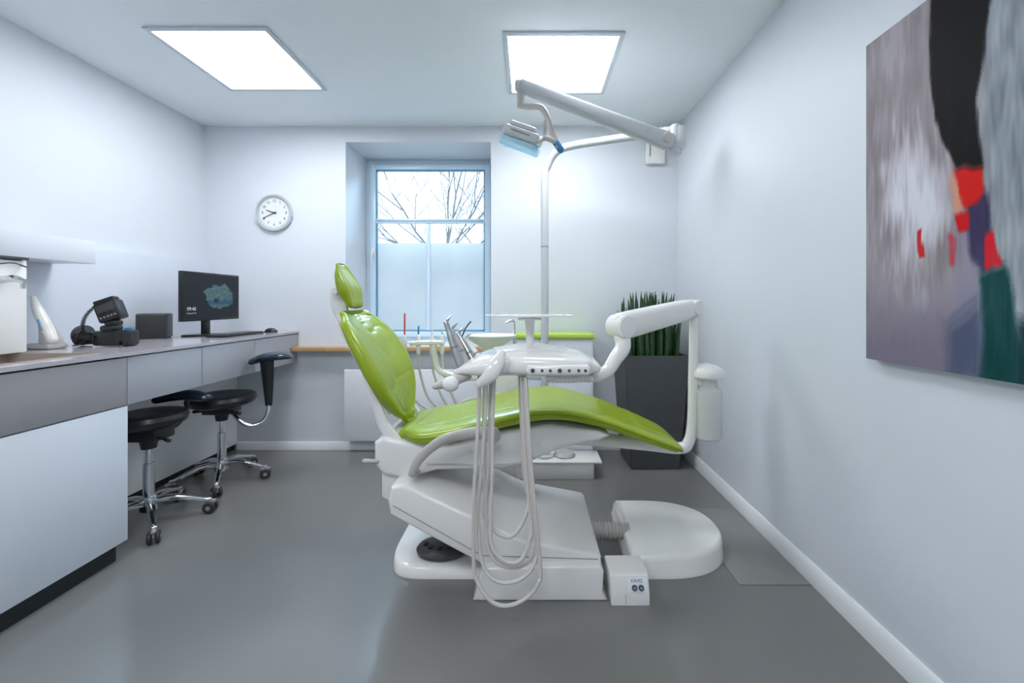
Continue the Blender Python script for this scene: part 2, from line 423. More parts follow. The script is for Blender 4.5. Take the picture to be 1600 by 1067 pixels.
def paint(u, v):
    Y = PY1-(PY1-PY0)*u; z = PZ0+(PZ1-PZ0)*v
    n1 = noise.noise(Vector((Y*40, z*6, 0))); n2 = noise.noise(Vector((Y*9, z*7, 5))); n3 = noise.noise(Vector((Y*110, z*14, 9)))
    px = 828+(XR-.04)*F/Y; py = 472-(z-CH)*F/Y
    px += n2*5+n3*2.5; py += n1*7
    s = n1*.6+n2*.8+n3*.4
    c = mixc((142, 132, 136), (174, 166, 172), .5+s*.9)
    c = mixc(c, (128, 120, 136), (py-430)/120+s*.3)
    d = math.hypot((px-1432)/52, (py-320)/120)
    c = mixc(c, (218, 217, 226), (1.15-d)*1.1+s*.6)
    if px > 1520: c = mixc(c, mixc((118, 126, 134), (186, 192, 196), .35+s*.8), (px-1520)/26)
    if px > 1486 and py > 330 and px < 1540: c = mixc(c, (140, 138, 160), .55*min(1, (px-1486)/12))
    for (poly, col, sf), (a0, a1, b0, b1) in zip(REG, BB):
        if px < a0 or px > a1 or py < b0 or py > b1: continue
        k = sum(inpoly(px+ox*sf, py+oy*sf*2, poly) for ox, oy in OFF)/7
        if k > 0:
            cc = mixc(col, (150, 150, 160), .05+s*.22) if poly is not BLK else mixc(col, (50, 46, 50), s*.35)
            c = mixc(c, cc, k)
    return tuple(lin(max(0, min(255, k)))*.95 for k in c)
colgrid('painted_surface', paint, 340, 400, lambda u, v: (XR-.0388, PY1-(PY1-PY0)*u, PZ0+(PZ1-PZ0)*v), paintm, pt)

# floor hatch
tag(obj('floor_plate', bx(NB(), .91, XR-.02, 1.835, 2.51, 0, .004, .001), hatchm), 'thin lighter grey plate on the floor along the right wall', 'floor plate')

# ---------------------------------------------------------------- counter and cabinets
FX = -1.94; BX = -2.638; CZt = .99
b = NB(); z0, z1 = CZt-.018, CZt
SX0, SX1, SY0, SY1 = -2.42, -2.02, 1.45, 1.96
bx(b, BX, FX+.012, SY1, YB-.002, z0, z1); bx(b, BX, FX+.012, .40, SY0, z0, z1)
bx(b, BX, SX0, SY0, SY1, z0, z1); bx(b, SX1, FX+.012, SY0, SY1, z0, z1)
tag(obj('worktop', b, topm), 'long glossy grey worktop along the left wall', 'worktop')
t = thing('sink', 'beige inset sink in the worktop near the white dispenser', 'sink', (-2.22, 1.7, CZt-.1))
b = NB(); e = .002
bx(b, SX0-.012, SX1+.012, SY0-.012, SY0+e, CZt, CZt+.004); bx(b, SX0-.012, SX1+.012, SY1-e, SY1+.012, CZt, CZt+.004)
bx(b, SX0-.012, SX0+e, SY0, SY1, CZt, CZt+.004); bx(b, SX1-e, SX1+.012, SY0, SY1, CZt, CZt+.004)
obj('rim', b, sinkm, t)
b = NB()
bx(b, SX0+.001, SX0+.006, SY0+.001, SY1-.001, CZt-.12, CZt+.001); bx(b, SX1-.006, SX1-.001, SY0+.001, SY1-.001, CZt-.12, CZt+.001)
bx(b, SX0+.001, SX1-.001, SY0+.001, SY0+.006, CZt-.12, CZt+.001); bx(b, SX0+.001, SX1-.001, SY1-.006, SY1-.001, CZt-.12, CZt+.001)
bx(b, SX0+.001, SX1-.001, SY0+.001, SY1-.001, CZt-.124, CZt-.118)
obj('basin', b, sinkm, t); obj('drain', cyl(NB(), (-2.22, 1.7, CZt-.118), (-2.22, 1.7, CZt-.115), .03), chrome, t)
def drawer_unit(y0, y1, label, hollow=False, fm=None):
    t = thing('drawer_cabinet', label, 'drawer cabinet', ((FX+BX)/2, (y0+y1)/2, .735), 'grey drawer units hung under the worktop')
    zt = CZt-.02
    b = NB()
    if hollow:
        bx(b, BX, FX-.02, y0+.002, y0+.02, .735, zt); bx(b, BX, FX-.02, y1-.02, y1-.002, .735, zt); bx(b, BX, FX-.02, y0+.02, y1-.02, .735, .75)
    else: bx(b, BX, FX-.02, y0+.002, y1-.002, .735, zt)
    obj('body', b, whitel, t)
    obj('drawer_front', bx(NB(), FX-.0195, FX, y0+.002, y1-.002, .735, zt-.006, .0015), fm or taupe_lit, t)
drawer_unit(1.215, 2.035, 'widest grey drawer front, above the white cupboard beside the sink', True, taupe_shaded)
drawer_unit(2.035, 2.50, 'grey drawer front between the wide one and the stools')
drawer_unit(2.50, 2.98, 'grey drawer front above the stool with the armrest')
drawer_unit(2.98, YB-.004, 'grey drawer front nearest the back wall, behind the armrest pad')
drawer_unit(.405, 1.213, 'grey drawer front at the near end of the worktop', fm=taupe_shaded)
def base_unit(y0, y1, label):
    t = thing('base_cabinet', label, 'cabinet', ((FX+BX)/2, (y0+y1)/2, 0), 'white floor cupboards under the drawers')
    b = bx(NB(), BX, FX-.022, y0, y1, .09, .732); obj('body', b, whitel, t)
    obj('door', bx(NB(), FX-.0215, FX-.002, y0+.002, y1, .085, .73, .0015), whitel, t)
    obj('toe_kick', bx(NB(), BX, FX-.03, y0, y1-.03, 0, .089), black, t)
base_unit(1.23, 2.04, 'tall white floor cupboard standing next to the nearer stool')
base_unit(.42, 1.228, 'white floor cupboard at the near end of the worktop')
t = thing('low_cabinet', 'shallow white cupboard against the left wall behind the stools', 'cabinet', (-2.54, 2.8, 0))
obj('body', bx(NB(), BX, -2.445, 2.045, YB-.002, .05, .733, .002), whitel2, t)
obj('toe_kick', bx(NB(), BX, -2.465, 2.045, YB-.004, 0, .049), black, t)
tag(obj('wall_shelf', bx(NB(), BX, -2.40, .9, 2.336, 1.442, 1.566, .002), whitel), 'white box shelf mounted on the left wall above the worktop', 'shelf')
t = thing('dispenser', 'white box dispenser standing on the worktop under the wall shelf', 'dispenser', (-2.5, 1.8, CZt))
obj('housing', bx(NB(), BX+.004, -2.36, 1.62, 1.985, CZt+.0045, 1.425, .008), plast, t)
obj('top_tray', bx(NB(), BX+.01, -2.34, 1.63, 1.975, 1.426, 1.438, .002), darkg, t)
b = NB(); tube(b, [(-2.36, 1.88, 1.33), (-2.30, 1.88, 1.335), (-2.25, 1.885, 1.32)], [.018, .016, .012], sm=3); cyl(b, (-2.262, 1.885, 1.325), (-2.262, 1.885, 1.29), .01)
obj('spout', b, chrome, t)
obj('wire', tube(NB(), [(-2.36, 1.87, 1.40), (-2.31, 1.89, 1.405), (-2.30, 1.93, 1.39), (-2.36, 1.96, 1.40)], .003, sm=6, seg=6), darkg, t)

# handheld scanner in its stand
q = P(72, 545, 2.17); X0, Y0 = q.x, q.y
t = thing('scanner_stand', 'white and grey handheld device leaning upright in its charging stand beside the dispenser', 'dental device', (X0, Y0, CZt))
b = NB(); bx(b, X0-.06, X0+.065, Y0-.05, Y0+.05, CZt+.0005, CZt+.03, .012); tube(b, [(X0+.03, Y0, CZt+.02), (X0+.02, Y0, CZt+.07), (X0-.0, Y0, CZt+.13)], [.045, .038, .03], rb=[.035, .03, .02], up=(1, 0, 0), sm=4, n=3)
obj('stand', b, plast2, t)
b = NB(); tube(b, [(X0+.055, Y0-.02, CZt+.05), (X0+.025, Y0-.02, CZt+.12), (X0-.03, Y0-.01, CZt+.20), (X0-.065, Y0, CZt+.262)], [.026, .028, .022, .012], rb=[.02, .022, .02, .01], sm=5, rnd=True)
obj('handpiece', b, plast, t)
b = NB(); tube(b, [(X0+.034, Y0-.043, CZt+.10), (X0+.01, Y0-.042, CZt+.15)], [.008, .008], rb=.004, rnd=True); obj('button', b, bluep, t)

# photo camera with flash
X0, Y0 = -2.30, 2.31
t = thing('photo_camera', 'black photo camera with ring flash and coiled cord lying on the worktop', 'camera', (X0, Y0, CZt))
zc = CZt
b = NB(); bx(b, X0-.055, X0+.09, Y0-.045, Y0+.045, zc+.004, zc+.085, .014); bx(b, X0-.02, X0+.05, Y0-.04, Y0+.035, zc+.08, zc+.115, .014)
tube(b, [(X0+.105, Y0-.02, zc+.03), (X0+.105, Y0-.02, zc+.08)], [.03, .028], rb=.035, rnd=False, n=3); bx(b, X0+.08, X0+.13, Y0-.03, Y0+.045, zc, zc+.09, .016)
obj('camera_body', b, black, t)
b = NB(); cyl(b, (X0-.05, Y0, zc+.045), (X0-.13, Y0-.01, zc+.045), .034, .036, bev=.004); cyl(b, (X0-.13, Y0-.01, zc+.045), (X0-.16, Y0-.012, zc+.045), .038, bev=.004)
ln = obj('lens', b, black, t)
b = NB(); lathe(b, [(.03, 0), (.052, 0), (.056, .01), (.054, .03), (.03, .03)], (X0-.195, Y0+.035, zc+.057), Matrix.Rotation(R(90), 4, 'Y') , 32); obj('ring_flash', b, darkg, t)
b = NB(); bx(b, X0+.0, X0+.05, Y0-.03, Y0+.03, zc+.113, zc+.14, .006)
M = Matrix.Translation((X0+.01, Y0, zc+.19)) @ Matrix.Rotation(R(-22), 4, 'Y') @ Matrix.Rotation(R(12), 4, 'Z')
bx(b, -.055, .055, -.035, .035, -.055, .055, .012, M=M)
bx(b, -.05, .05, -.03, .02, .05, .072, .008, M=M)
fl = obj('flash_unit', b, black, t)
b = NB(); bx(b, -.042, .042, -.0365, -.034, -.004, .042, .003, M=M); obj('flash_display', b, darkg, fl)
for k in range(5):
    b = NB(); cyl(b, M @ Vector((-.034+k*.017, -.034, -.03)), M @ Vector((-.034+k*.017, -.039, -.03)), .005, seg=10); obj('flash_button', b, midg, fl)
b = NB(); cyl(b, (X0+.09, Y0-.031, zc+.06), (X0+.09, Y0-.034, zc+.06), .012); obj('rear_dial', b, bluep, t)
b = NB(); cyl(b, (X0+.105, Y0+.0, zc+.088), (X0+.105, Y0+.0, zc+.1), .018); obj('dial', b, bluep, t)
b = NB(); pts = []
for k in range(150):
    f = k/149; a = f*2*PI*15
    c0 = Vector((X0-.12, Y0-.02, zc+.08)).lerp(Vector((X0-.045, Y0-.01, zc+.235)), f); c0.x -= .035*math.sin(f*PI)
    pts.append(c0+Vector((math.cos(a)*.008, math.sin(a)*.008, 0)))
tube(b, pts, .0028, seg=5); obj('coiled_cord', b, black, t)
b = NB(); tube(b, [(X0-.045, Y0-.05, zc+.06), (X0-.08, Y0-.07, zc+.02), (X0-.12, Y0-.065, zc+.008), (X0-.14, Y0-.04, zc+.01), (X0-.15, Y0+.05, zc+.008)], .008, rb=.003, sm=6, up=(0, 0, 1), seg=8); obj('strap', b, black, t)

# small speaker
t = thing('loudspeaker', 'small dark grey box loudspeaker left of the monitor', 'speaker', (-2.5, 2.80, CZt))
M = Matrix.Translation((-2.505, 2.82, CZt)) @ Matrix.Rotation(R(28), 4, 'Z')
obj('cabinet', bx(NB(), -.08, .08, -.075, .075, .004, .165, .010, M=M, seg=3), darkg, t)
obj('grille', bx(NB(), -.072, .072, -.079, -.074, .014, .155, .004, M=M), rubber, t)
obj('foot', bx(NB(), -.07, .07, -.065, .065, 0, .006, M=M), rubber, t)

# monitor
t = thing('computer_monitor', 'flat black computer monitor on the worktop facing the room', 'monitor', (-2.3, 3.03, CZt))
MX, my0, my1, mz0, mz1 = -2.275, 2.765, 3.305, 1.10, 1.437
obj('casing', bx(NB(), MX-.03, MX, my0, my1, mz0, mz1, .005), black, t)
def scr(u, v):
    x, y = u, v
    n = noise.noise(Vector((x*9, y*9, 1)))*.5
    d = math.hypot((x-.62)/.27, (y-.50)/.27)+n*.5
    c = (16, 21, 26)
    if d < 1: c = mixc((40, 74, 82), (80, 92, 90), noise.noise(Vector((x*22, y*14, 3)))+.4)
    if .40 < x < .88 and .30 < y < .40+n*.08: c = (32, 64, 86)
    if .50 < x < .60 and .34 < y < .46+n*.2: c = (24, 34, 42)
    return tuple(lin(k) for k in c)
scn = colgrid('screen', scr, 80, 50, lambda u, v: (MX+.0012, my0+.012+(my1-my0-.024)*u, mz0+.018+(mz1-mz0-.03)*v), screenm, t)
MT = Matrix.Translation((MX+.002, my0+.035, mz0+.083)) @ Matrix.Rotation(R(90), 4, 'Z') @ Matrix.Rotation(R(90), 4, 'X')
whitee = mat('screen_text', (.5, .55, .58, 1), .4, emit=(.6, .65, .68, 1), estr=.15)
b = text_bm('09:40', .034, MT, .0002, 'LEFT')
MT2 = Matrix.Translation((MX+.002, my0+.035, mz0+.055)) @ Matrix.Rotation(R(90), 4, 'Z') @ Matrix.Rotation(R(90), 4, 'X')
merge(b, text_bm('Montag, 25. Mai', .012, MT2, .0002, 'LEFT'))
obj('screen_clock', b, whitee, t)
b = NB(); bx(b, MX-.07, MX-.03, 2.99, 3.08, 1.10, 1.3, .01); bx(b, MX-.065, MX-.045, 3.0, 3.07, CZt+.01, 1.15, .006); bx(b, MX-.14, MX+.06, 2.92, 3.14, CZt+.0005, CZt+.012, .004)
obj('stand', b, black, t)
t = thing('keyboard', 'slim black keyboard on the worktop in front of the monitor', 'keyboard', (-2.11, 3.04, CZt))
obj('tray', bx(NB(), -2.18, -2.045, 2.84, 3.25, CZt+.0005, CZt+.014, .004), black, t)
b = NB()
for i in range(14):
    for j in range(5): bx(b, -2.172+j*.025, -2.151+j*.025, 2.848+i*.0285, 2.872+i*.0285, CZt+.0135, CZt+.019, .002)
obj('keys', b, darkg, t)
b = NB(); ico(b, (0, 0, 0), 1)
for v in b.verts:
    v.co = Vector((-2.06+v.co.x*.052, 3.36+v.co.y*.032, CZt+.001+max(0, v.co.z)*.034))
tag(obj('computer_mouse', b, black), 'black computer mouse at the far end of the worktop', 'mouse')
# ---------------------------------------------------------------- stools
def stool(label, ang0, Rr, arm, loc, ss=1):
    t = thing('rolling_stool', label, 'stool', (0, 0, 0), 'black dental stools')
    h = .02 if arm == 2 else 0
    b = NB(); lathe(b, [(.06, .520+h), (.15*ss, .523+h), (.195*ss, .542+h), (.205*ss, .57+h), (.195*ss, .592+h), (.16*ss, .60+h), (.08, .598+h), (.01, .594+h)], seg=48); obj('seat', b, blackl, t)
    b = NB(); bx(b, -.09, .09, -.07, .07, .470, .53+h, .01); tube(b, [(.06, -.03, .495), (.13, -.06, .49), (.17, -.07, .485)], [.006, .006, .012], sm=3, rnd=True); tube(b, [(-.06, -.03, .495), (-.15, -.05, .49)], [.006, .012], rnd=True)
    cyl(b, (0, 0, .42), (0, 0, .48), .035, .045); obj('seat_mechanism', b, black, t)
    b = NB(); cyl(b, (0, 0, .10), (0, 0, .34), .027, .025, bev=.002); cyl(b, (0, 0, .34), (0, 0, .43), .016); obj('gas_column', b, chrome, t)
    b = NB(); cyl(b, (0, 0, .075), (0, 0, .16), .042, .034, bev=.005)
    cs = []
    for k in range(5):
        a = R(ang0+72*k); d = Vector((math.cos(a), math.sin(a), 0))
        tube(b, [d*.02+Vector((0, 0, .125)), d*.12+Vector((0, 0, .125)), d*(Rr-.03)+Vector((0, 0, .085)), d*Rr+Vector((0, 0, .08))], [.022, .02, .015, .014], rb=[.02, .016, .011, .010], up=(0, 0, 1), sm=3, rnd=True, n=3)
        cs.append((d, a))
    obj('star_base', b, chrome, t)
    for d, a in cs:
        a2 = a+random.uniform(-.5, .5); d2 = Vector((math.cos(a2), math.sin(a2), 0)); n2 = Vector((-d2.y, d2.x, 0))
        c = d*Rr
        b = NB(); cyl(b, c+Vector((0, 0, .03)), c+Vector((0, 0, .082)), .009, seg=12)
        tube(b, [c+Vector((0, 0, .066))-d2*.02, c+Vector((0, 0, .066))+d2*.02], .012, rnd=True, seg=10)
        bx(b, -.02, .02, -.006, .006, .03, .068, .003, M=Matrix.Translation(c) @ Matrix.Rotation(a2, 4, 'Z'))
        cyl(b, c+n2*-.0275+Vector((0, 0, .033)), c+n2*.0275+Vector((0, 0, .033)), .012, seg=16)
        k = obj('caster', b, midg, t)
        for s in (-1, 1):
            b = NB(); w0 = c+n2*s*.007+Vector((0, 0, .033)); w1 = c+n2*s*.026+Vector((0, 0, .033))
            cyl(b, w0, w1, .033, seg=28, bev=.005); obj('wheel', b, rubber, k)
    if arm == 1:
        b = NB(); tube(b, [(.07, -.02, .50), (.12, -.05, .47), (.17, -.07, .435), (.24, -.06, .40), (.30, -.03, .42), (.325, -.01, .48), (.322, 0, .56)], .013, sm=6, rnd=True); ar = obj('armrest', b, chrome, t)
        b = NB(); tube(b, [(.322, 0, .53), (.318, 0, .66), (.31, 0, .82)], [.024, .036, .048], rb=[.018, .02, .024], sm=4, up=(0, 1, 0), rnd=True); obj('armrest_post', b, black, ar)
        b = NB(); tube(b, [(.22, -.02, .825), (.26, .0, .84), (.33, .0, .855), (.42, 0, .86), (.46, .01, .855)], [.055, .07, .072, .062, .04], rb=[.022, .028, .030, .026, .018], up=(0, 0, 1), sm=5, rnd=True, seg=20); obj('armrest_pad', b, padm, ar)
    else:
        b = NB(); tube(b, [(.0, .05, .50), (.02, .15, .50), (.04, .20, .56), (.05, .20, .64)], .012, sm=5, rnd=True); ar = obj('armrest', b, black, t)
        b = NB(); tube(b, [(-.07, .13, .660), (.0, .17, .672), (.09, .19, .672), (.18, .18, .660)], [.045, .06, .055, .04], rb=[.024, .030, .028, .020], up=(0, 0, 1), sm=5, rnd=True, seg=20); obj('armrest_pad', b, padm, ar)
    t.location = loc
    return t
stool('black dental stool tucked beside the white floor cupboard, nearer of the two', -44, .275, 2, (-2.115, 2.345, 0), .87)
stool('black dental stool with chrome curved armrest, further from the viewer', 12, .27, 1, (-2.115, 2.90, 0))

# ---------------------------------------------------------------- planter and plant
px, py = .92, 3.28
t = thing('tall_planter', 'tall tapered anthracite planter in the back right corner', 'planter', (px, py, 0))
hb, ht, H = .18, .235, .842
b = NB(); t2 = bmesh.new()
def sq(h, z): return [t2.verts.new((px+sx*h, py+sy*h, z)) for sx, sy in ((-1, -1), (1, -1), (1, 1), (-1, 1))]
r0 = sq(hb, .0); r1 = sq(ht, H); r2 = sq(ht-.025, H); r3 = sq(ht-.03, H-.10)
t2.faces.new(r0[::-1])
for A, B in ((r0, r1), (r1, r2), (r2, r3)):
    for k in range(4): t2.faces.new((A[k], A[(k+1) % 4], B[(k+1) % 4], B[k]))
t2.faces.new(r3)
bmesh.ops.bevel(t2, geom=[e for e in t2.edges if e.calc_length() > .3], offset=.006, segments=2, affect='EDGES')
merge(b, t2); obj('pot', b, planterm, t)
obj('soil', bx(NB(), px-ht+.035, px+ht-.035, py-ht+.035, py+ht-.035, H-.099, H-.05), soil, t)
t = thing('snake_plant', 'spiky dark green plant growing from the tall planter', 'plant', (px, py, H-.05))
for k in range(99):
    ax = random.uniform(-.19, .185); ay = random.uniform(-.17, .165)
    h = random.uniform(.30, .55)-abs(ax)*.2
    lx, ly = ax*.15+random.uniform(-.04, .04), ay*.1+random.uniform(-.02, .02)
    if ay > .1: ly = -.01
    p0 = Vector((px+ax, py+ay, H-.052)); b = NB()
    tube(b, [p0, p0+Vector((lx*.4, ly*.4, h*.5)), p0+Vector((lx*.8, ly*.8, h*.85)), p0+Vector((lx, ly, h))], [.016, .015, .009, .0015], seg=7, sm=3)
    obj('leaf', b, leafm, t)

# ---------------------------------------------------------------- back cabinet with lime top, floor box
t = thing('side_cabinet', 'white cabinet with lime green top standing behind the dental chair', 'cabinet', (.19, 3.3, 0))
obj('body', bx(NB(), -.10, .475, 3.17, 3.50, .03, .955, .004), whitel, t)
obj('top_panel', bx(NB(), -.112, .488, 3.15, 3.51, .956, .99, .008), greenp, t)
for z in (.05, .36, .66): obj('drawer_front', bx(NB(), -.09, .465, 3.162, 3.1698, z, z+.28, .003), whitel, t)
obj('plinth', bx(NB(), -.08, .455, 3.2, 3.49, 0, .03), black, t)
t = thing('connection_box', 'low white box on the floor behind the chair that carries the lamp post', 'floor box', (.16, 3.02, 0))
obj('housing', bx(NB(), -.11, .445, 2.925, 3.14, .0, .11, .006), plast, t)
obj('lid', bx(NB(), -.115, .50, 2.92, 3.145, .111, .125, .004), plast, t)
b = NB(); cyl(b, (.25, 3.05, .126), (.25, 3.05, .15), .08, .07, bev=.006)
obj('canister', b, plast2, t)

# ---------------------------------------------------------------- dental light
px0, py0 = .106, 3.02
t = thing('dental_light', 'white dental operating lamp on a bent post and long jointed arm', 'dental lamp', (px0, py0, .126))
b = NB(); lathe(b, [(.06, .126), (.06, .14), (.038, .15), (.032, .18)], (px0, py0, 0))
zt = 2.32
tube(b, [(px0, py0, .13), (px0, py0, 1.0), (px0, py0, 1.5), (px0, py0, 2.08), (px0+.02, py0-.005, 2.2), (px0+.08, py0-.03, 2.29), (px0+.19, py0-.06, zt+.005), (.55, 2.86, zt+.01), (.93, 2.70, zt+.01)], .027, sm=8, seg=20)
obj('post', b, pole, t)
obj('post_joint', cyl(NB(), (px0, py0, 1.62), (px0, py0, 1.63), .0285), midg, t)
E0 = Vector((.90, 2.70, 2.25)); E1 = P(812, 134, 2.32)
b = NB(); cyl(b, (.93, 2.70, 2.17), (.93, 2.70, 2.36), .036, bev=.008); bx(b, .93, .985, 2.66, 2.74, 2.2, 2.35, .012); obj('elbow', b, pole, t)
b = NB(); d = (E1-E0)
tube(b, [E0+d*.02, E0+d*.12, E0+d*.5, E0+d*.95, E1], [.040, .038, .034, .031, .028], rb=[.052, .050, .042, .037, .034], up=(0, 0, 1), n=4, seg=20, rnd=True, sm=2)
sa = obj('spring_arm', b, pole, t)
s = d.normalized().cross(Vector((0, 0, 1))).normalized()
for sg in (-1, 1):
    c = E0+d*.06; b = NB(); cyl(b, c+s*.03*sg, c+s*.052*sg, .034, bev=.004); obj('pivot_cover', b, plast2, sa)
b = NB(); c2 = E0+d*.2; cyl(b, c2+s*.045, c2-s*.045, .012); obj('pivot_pin', b, plast2, sa)
b = NB(); c = E1; cyl(b, c+Vector((0.005, 0, -.12)), c+Vector((0.005, 0, .03)), .02, bev=.004)
Yl = 2.32
ptl = [P(812, 163, Yl), P(822, 166, Yl), P(845, 168, Yl), P(856, 185, Yl), P(862, 205, Yl), P(872, 230, Yl)]
tube(b, ptl, .018, sm=5, seg=14, rnd=True)
obj('lamp_arm', b, plast2, t)
b = NB(); tube(b, [P(868, 222, Yl), P(876, 234, Yl)], .019, rnd=True, seg=14); obj('joint_cap', b, bluep, t)
hc = P(815, 219, 2.28)
M = Matrix.Translation(hc) @ Matrix.Rotation(R(22), 4, 'Y') @ Matrix.Rotation(R(-8), 4, 'Z') @ Matrix.Rotation(R(14), 4, 'X')
b = NB(); bx(b, -.100, .100, -.07, .07, -.005, .05, .016, M=M, seg=3); bx(b, -.08, .07, -.05, .05, .045, .078, .014, M=M, seg=3)
lh = obj('lamp_head', b, pole, t)
obj('vent', bx(NB(), -.055, .055, -.0715, -.069, .024, .032, .002, M=M), midg, lh)
obj('head_cap', bx(NB(), -.05, .03, -.03, .03, .076, .082, .002, M=M), midg, lh)
b = NB(); bx(b, -.103, .103, -.074, .072, -.058, -.004, .016, M=M, seg=3); obj('light_shield', b, shieldm, lh)
refl = mat('cool_reflector', (.74, .88, .95, 1), .25, noise_amt=.25, nscale=50)
obj('reflector', bx(NB(), -.088, .088, -.055, .055, -.030, -.005, .006, M=M), refl, lh)
b = NB(); tube(b, [M @ Vector((.09, 0, .03)), M @ Vector((.125, 0, .05)), P(868, 222, Yl)], .014, sm=4, rnd=True); obj('head_joint', b, plast2, lh)
b = NB(); tube(b, [M @ Vector((.1, -.06, .01)), P(850, 212, 2.25), P(852, 188, 2.25)], .009, sm=4, rnd=True)
obj('lamp_handle', b, plast2, lh)

# ---------------------------------------------------------------- dental chair
YC = 2.125
ch = thing('dental_chair', 'reclined lime green leather dental chair on a white floor base', 'dental chair', (0, YC, 0))
def vee(x, w):
    q = max(0, 1-abs(x)/w); return q*q*(3-2*q)
def ridge(x, y, z, w):
    return vee(noise.noise(Vector((x, y, z))), w)
def ripple_seat(fr, cx, dx, s, u):
    if dx <= 0.2: return Vector((0, 0, 0))
    edge = (1-abs(cx)**3)
    a = -.0035*ridge(fr*9+cx*.6, cx*1.1, 3.3, .12)*max(0.1, 1-abs(fr-.28)*2.2)
    a -= .0045*vee(cx-.62, .045)+.0045*vee(cx+.62, .045)
    return u*(a*edge - .010*(1-cx*cx)*(1 if fr < .75 else .3))*dx
st = [(-.575, .668, .20), (-.50, .666, .262), (-.36, .685, .275), (-.134, .742, .278), (.09, .777, .272), (.31, .738, .25), (.51, .665, .232), (.66, .606, .21), (.69, .594, .19)]
b = NB(); tube(b, [(x, YC, z-.044) for x, z, w_ in st], [w_ for x, z, w_ in st], rb=[.034, .042, .045, .044, .042, .038, .034, .027, .022], seg=96, up=(0, 0, 1), n=2.9, sm=14, rnd=True, disp=ripple_seat)
cu = obj('seat_cushion', b, green, ch, ang=70)
for sgn in (-1, 1):
    b = NB(); tube(b, [(x, YC+sgn*(w_-.0005), z-.038) for x, z, w_ in st], .004, seg=6, sm=6); obj('piping', b, seamm, cu)
def ripple_back(fr, cx, dx, s, u):
    if dx <= 0.15: return Vector((0, 0, 0))
    e = 1-abs(cx)**3
    a = -.0055*ridge(fr*4.5-abs(cx)*.9, cx*1.3+fr, 1.7, .11)-.0015*ridge(fr*8, cx*2.4, 5.1, .12)
    a -= .004*vee(cx, .05)+.004*vee(abs(cx)-.70, .04)
    a += .007*vee(abs(cx)-.86, .22)
    return u*(a*e-.036*(1-abs(cx)**2.4))*dx
bst = [(-.602, .665, .075), (-.618, .70, .135), (-.648, .79, .235), (-.690, .90, .285), (-.762, 1.03, .276), (-.832, 1.125, .225), (-.864, 1.168, .165)]
b = NB(); tube(b, [(x-.008, YC, z) for x, z, w_ in bst], [w_ for x, z, w_ in bst], rb=[.028, .036, .048, .052, .049, .038, .026], seg=112, up=(1, 0, 0), n=2.7, sm=16, rnd=True, disp=ripple_back)
bk = obj('backrest', b, green, ch, ang=70)
b = NB(); tube(b, [(x-.062, YC, z) for x, z, w_ in bst[1:-1]], [w_*.75 for x, z, w_ in bst[1:-1]], rb=.012, seg=32, up=(1, 0, 0), n=3, sm=5, rnd=True)
obj('backrest_shell', b, plast, bk)
hst = [(-.945, 1.41, .06), (-.930, 1.36, .095), (-.904, 1.29, .105), (-.880, 1.225, .08)]
def rip_h(fr, cx, dx, s, u): return u*(-.012*(1-cx*cx)-.004*vee(abs(cx)-.6, .08))*max(dx, 0)
b = NB(); tube(b, [(x, YC, z) for x, z, w_ in hst], [w_ for x, z, w_ in hst], rb=[.014, .026, .038, .026], seg=48, up=(1, 0, 0), n=2.6, sm=9, rnd=True, disp=rip_h)
hr = obj('headrest', b, green, ch, ang=70)
b = NB(); tube(b, [(-.945, YC, 1.31), (-.962, YC, 1.27), (-.956, YC, 1.20), (-.93, YC, 1.14), (-.90, YC, 1.08)], [.014, .018, .018, .016, .016], rb=[.03, .045, .04, .035, .035], up=(1, 0, 0), sm=5, rnd=True, n=3)
cyl(b, (-.955, YC-.06, 1.285), (-.955, YC+.06, 1.285), .019, bev=.004); cyl(b, (-.93, YC-.055, 1.15), (-.93, YC+.055, 1.15), .020, bev=.004)
obj('headrest_bracket', b, plast, hr)
poly = [(-.70, .60), (-.655, .625), (-.55, .60), (-.36, .595), (-.134, .65), (.09, .682), (.31, .65), (.36, .628), (.30, .605), (.14, .575), (.0, .51), (-.12, .485), (-.42, .475), (-.55, .435), (-.66, .455), (-.70, .50)]
b = NB(); prism(b, poly, YC-.235, YC+.235, 'XZ', .02, 3)
sf = obj('seat_frame', b, plast, ch)
b = NB(); tube(b, [(-.68, YC-.24, .52), (-.735, YC-.25, .525)], [.008, .01], rnd=True); obj('lever', b, plast2, sf)
b = NB(); tube(b, [(-.46, YC-.236, .505), (-.1, YC-.236, .505), (.02, YC-.236, .535)], .005, rb=.003, sm=4, rnd=True); obj('trim_strip', b, plast2, sf)
b = NB(); prism(b, [(-.675, .50), (-.53, .46), (-.50, .40), (-.56, .335), (-.62, .315), (-.675, .345)], YC-.21, YC+.21, 'XZ', .012, 2)
obj('carriage', b, plast, ch)
for y in (YC-.2, YC+.2):
    b = NB(); tube(b, [(-.60, y, .585), (-.66, y, .66), (-.69, y, .74), (-.735, y, .86), (-.80, y*0.5+YC*.5, .98)], [.028, .026, .022, .018, .016], rb=.014, up=(0, 1, 0), sm=5, rnd=True, n=3)
    obj('back_hinge', b, plast, ch)
for sgn in (-1, 1):
    yy = YC+sgn*.335
    b = NB(); tube(b, [(-.50, YC+sgn*.25, .475), (-.50, yy-.01*sgn, .50), (-.46, yy, .575), (-.37, yy, .645), (-.25, yy, .675), (-.15, yy, .678)], [.016, .018, .020, .022, .024, .024], rb=[.014, .014, .015, .017, .02, .02], sm=7, seg=16, rnd=True)
    ico(b, (-.16, yy, .665), .034, (1.1, .8, 1))
    obj('armrest', b, plast2, ch)
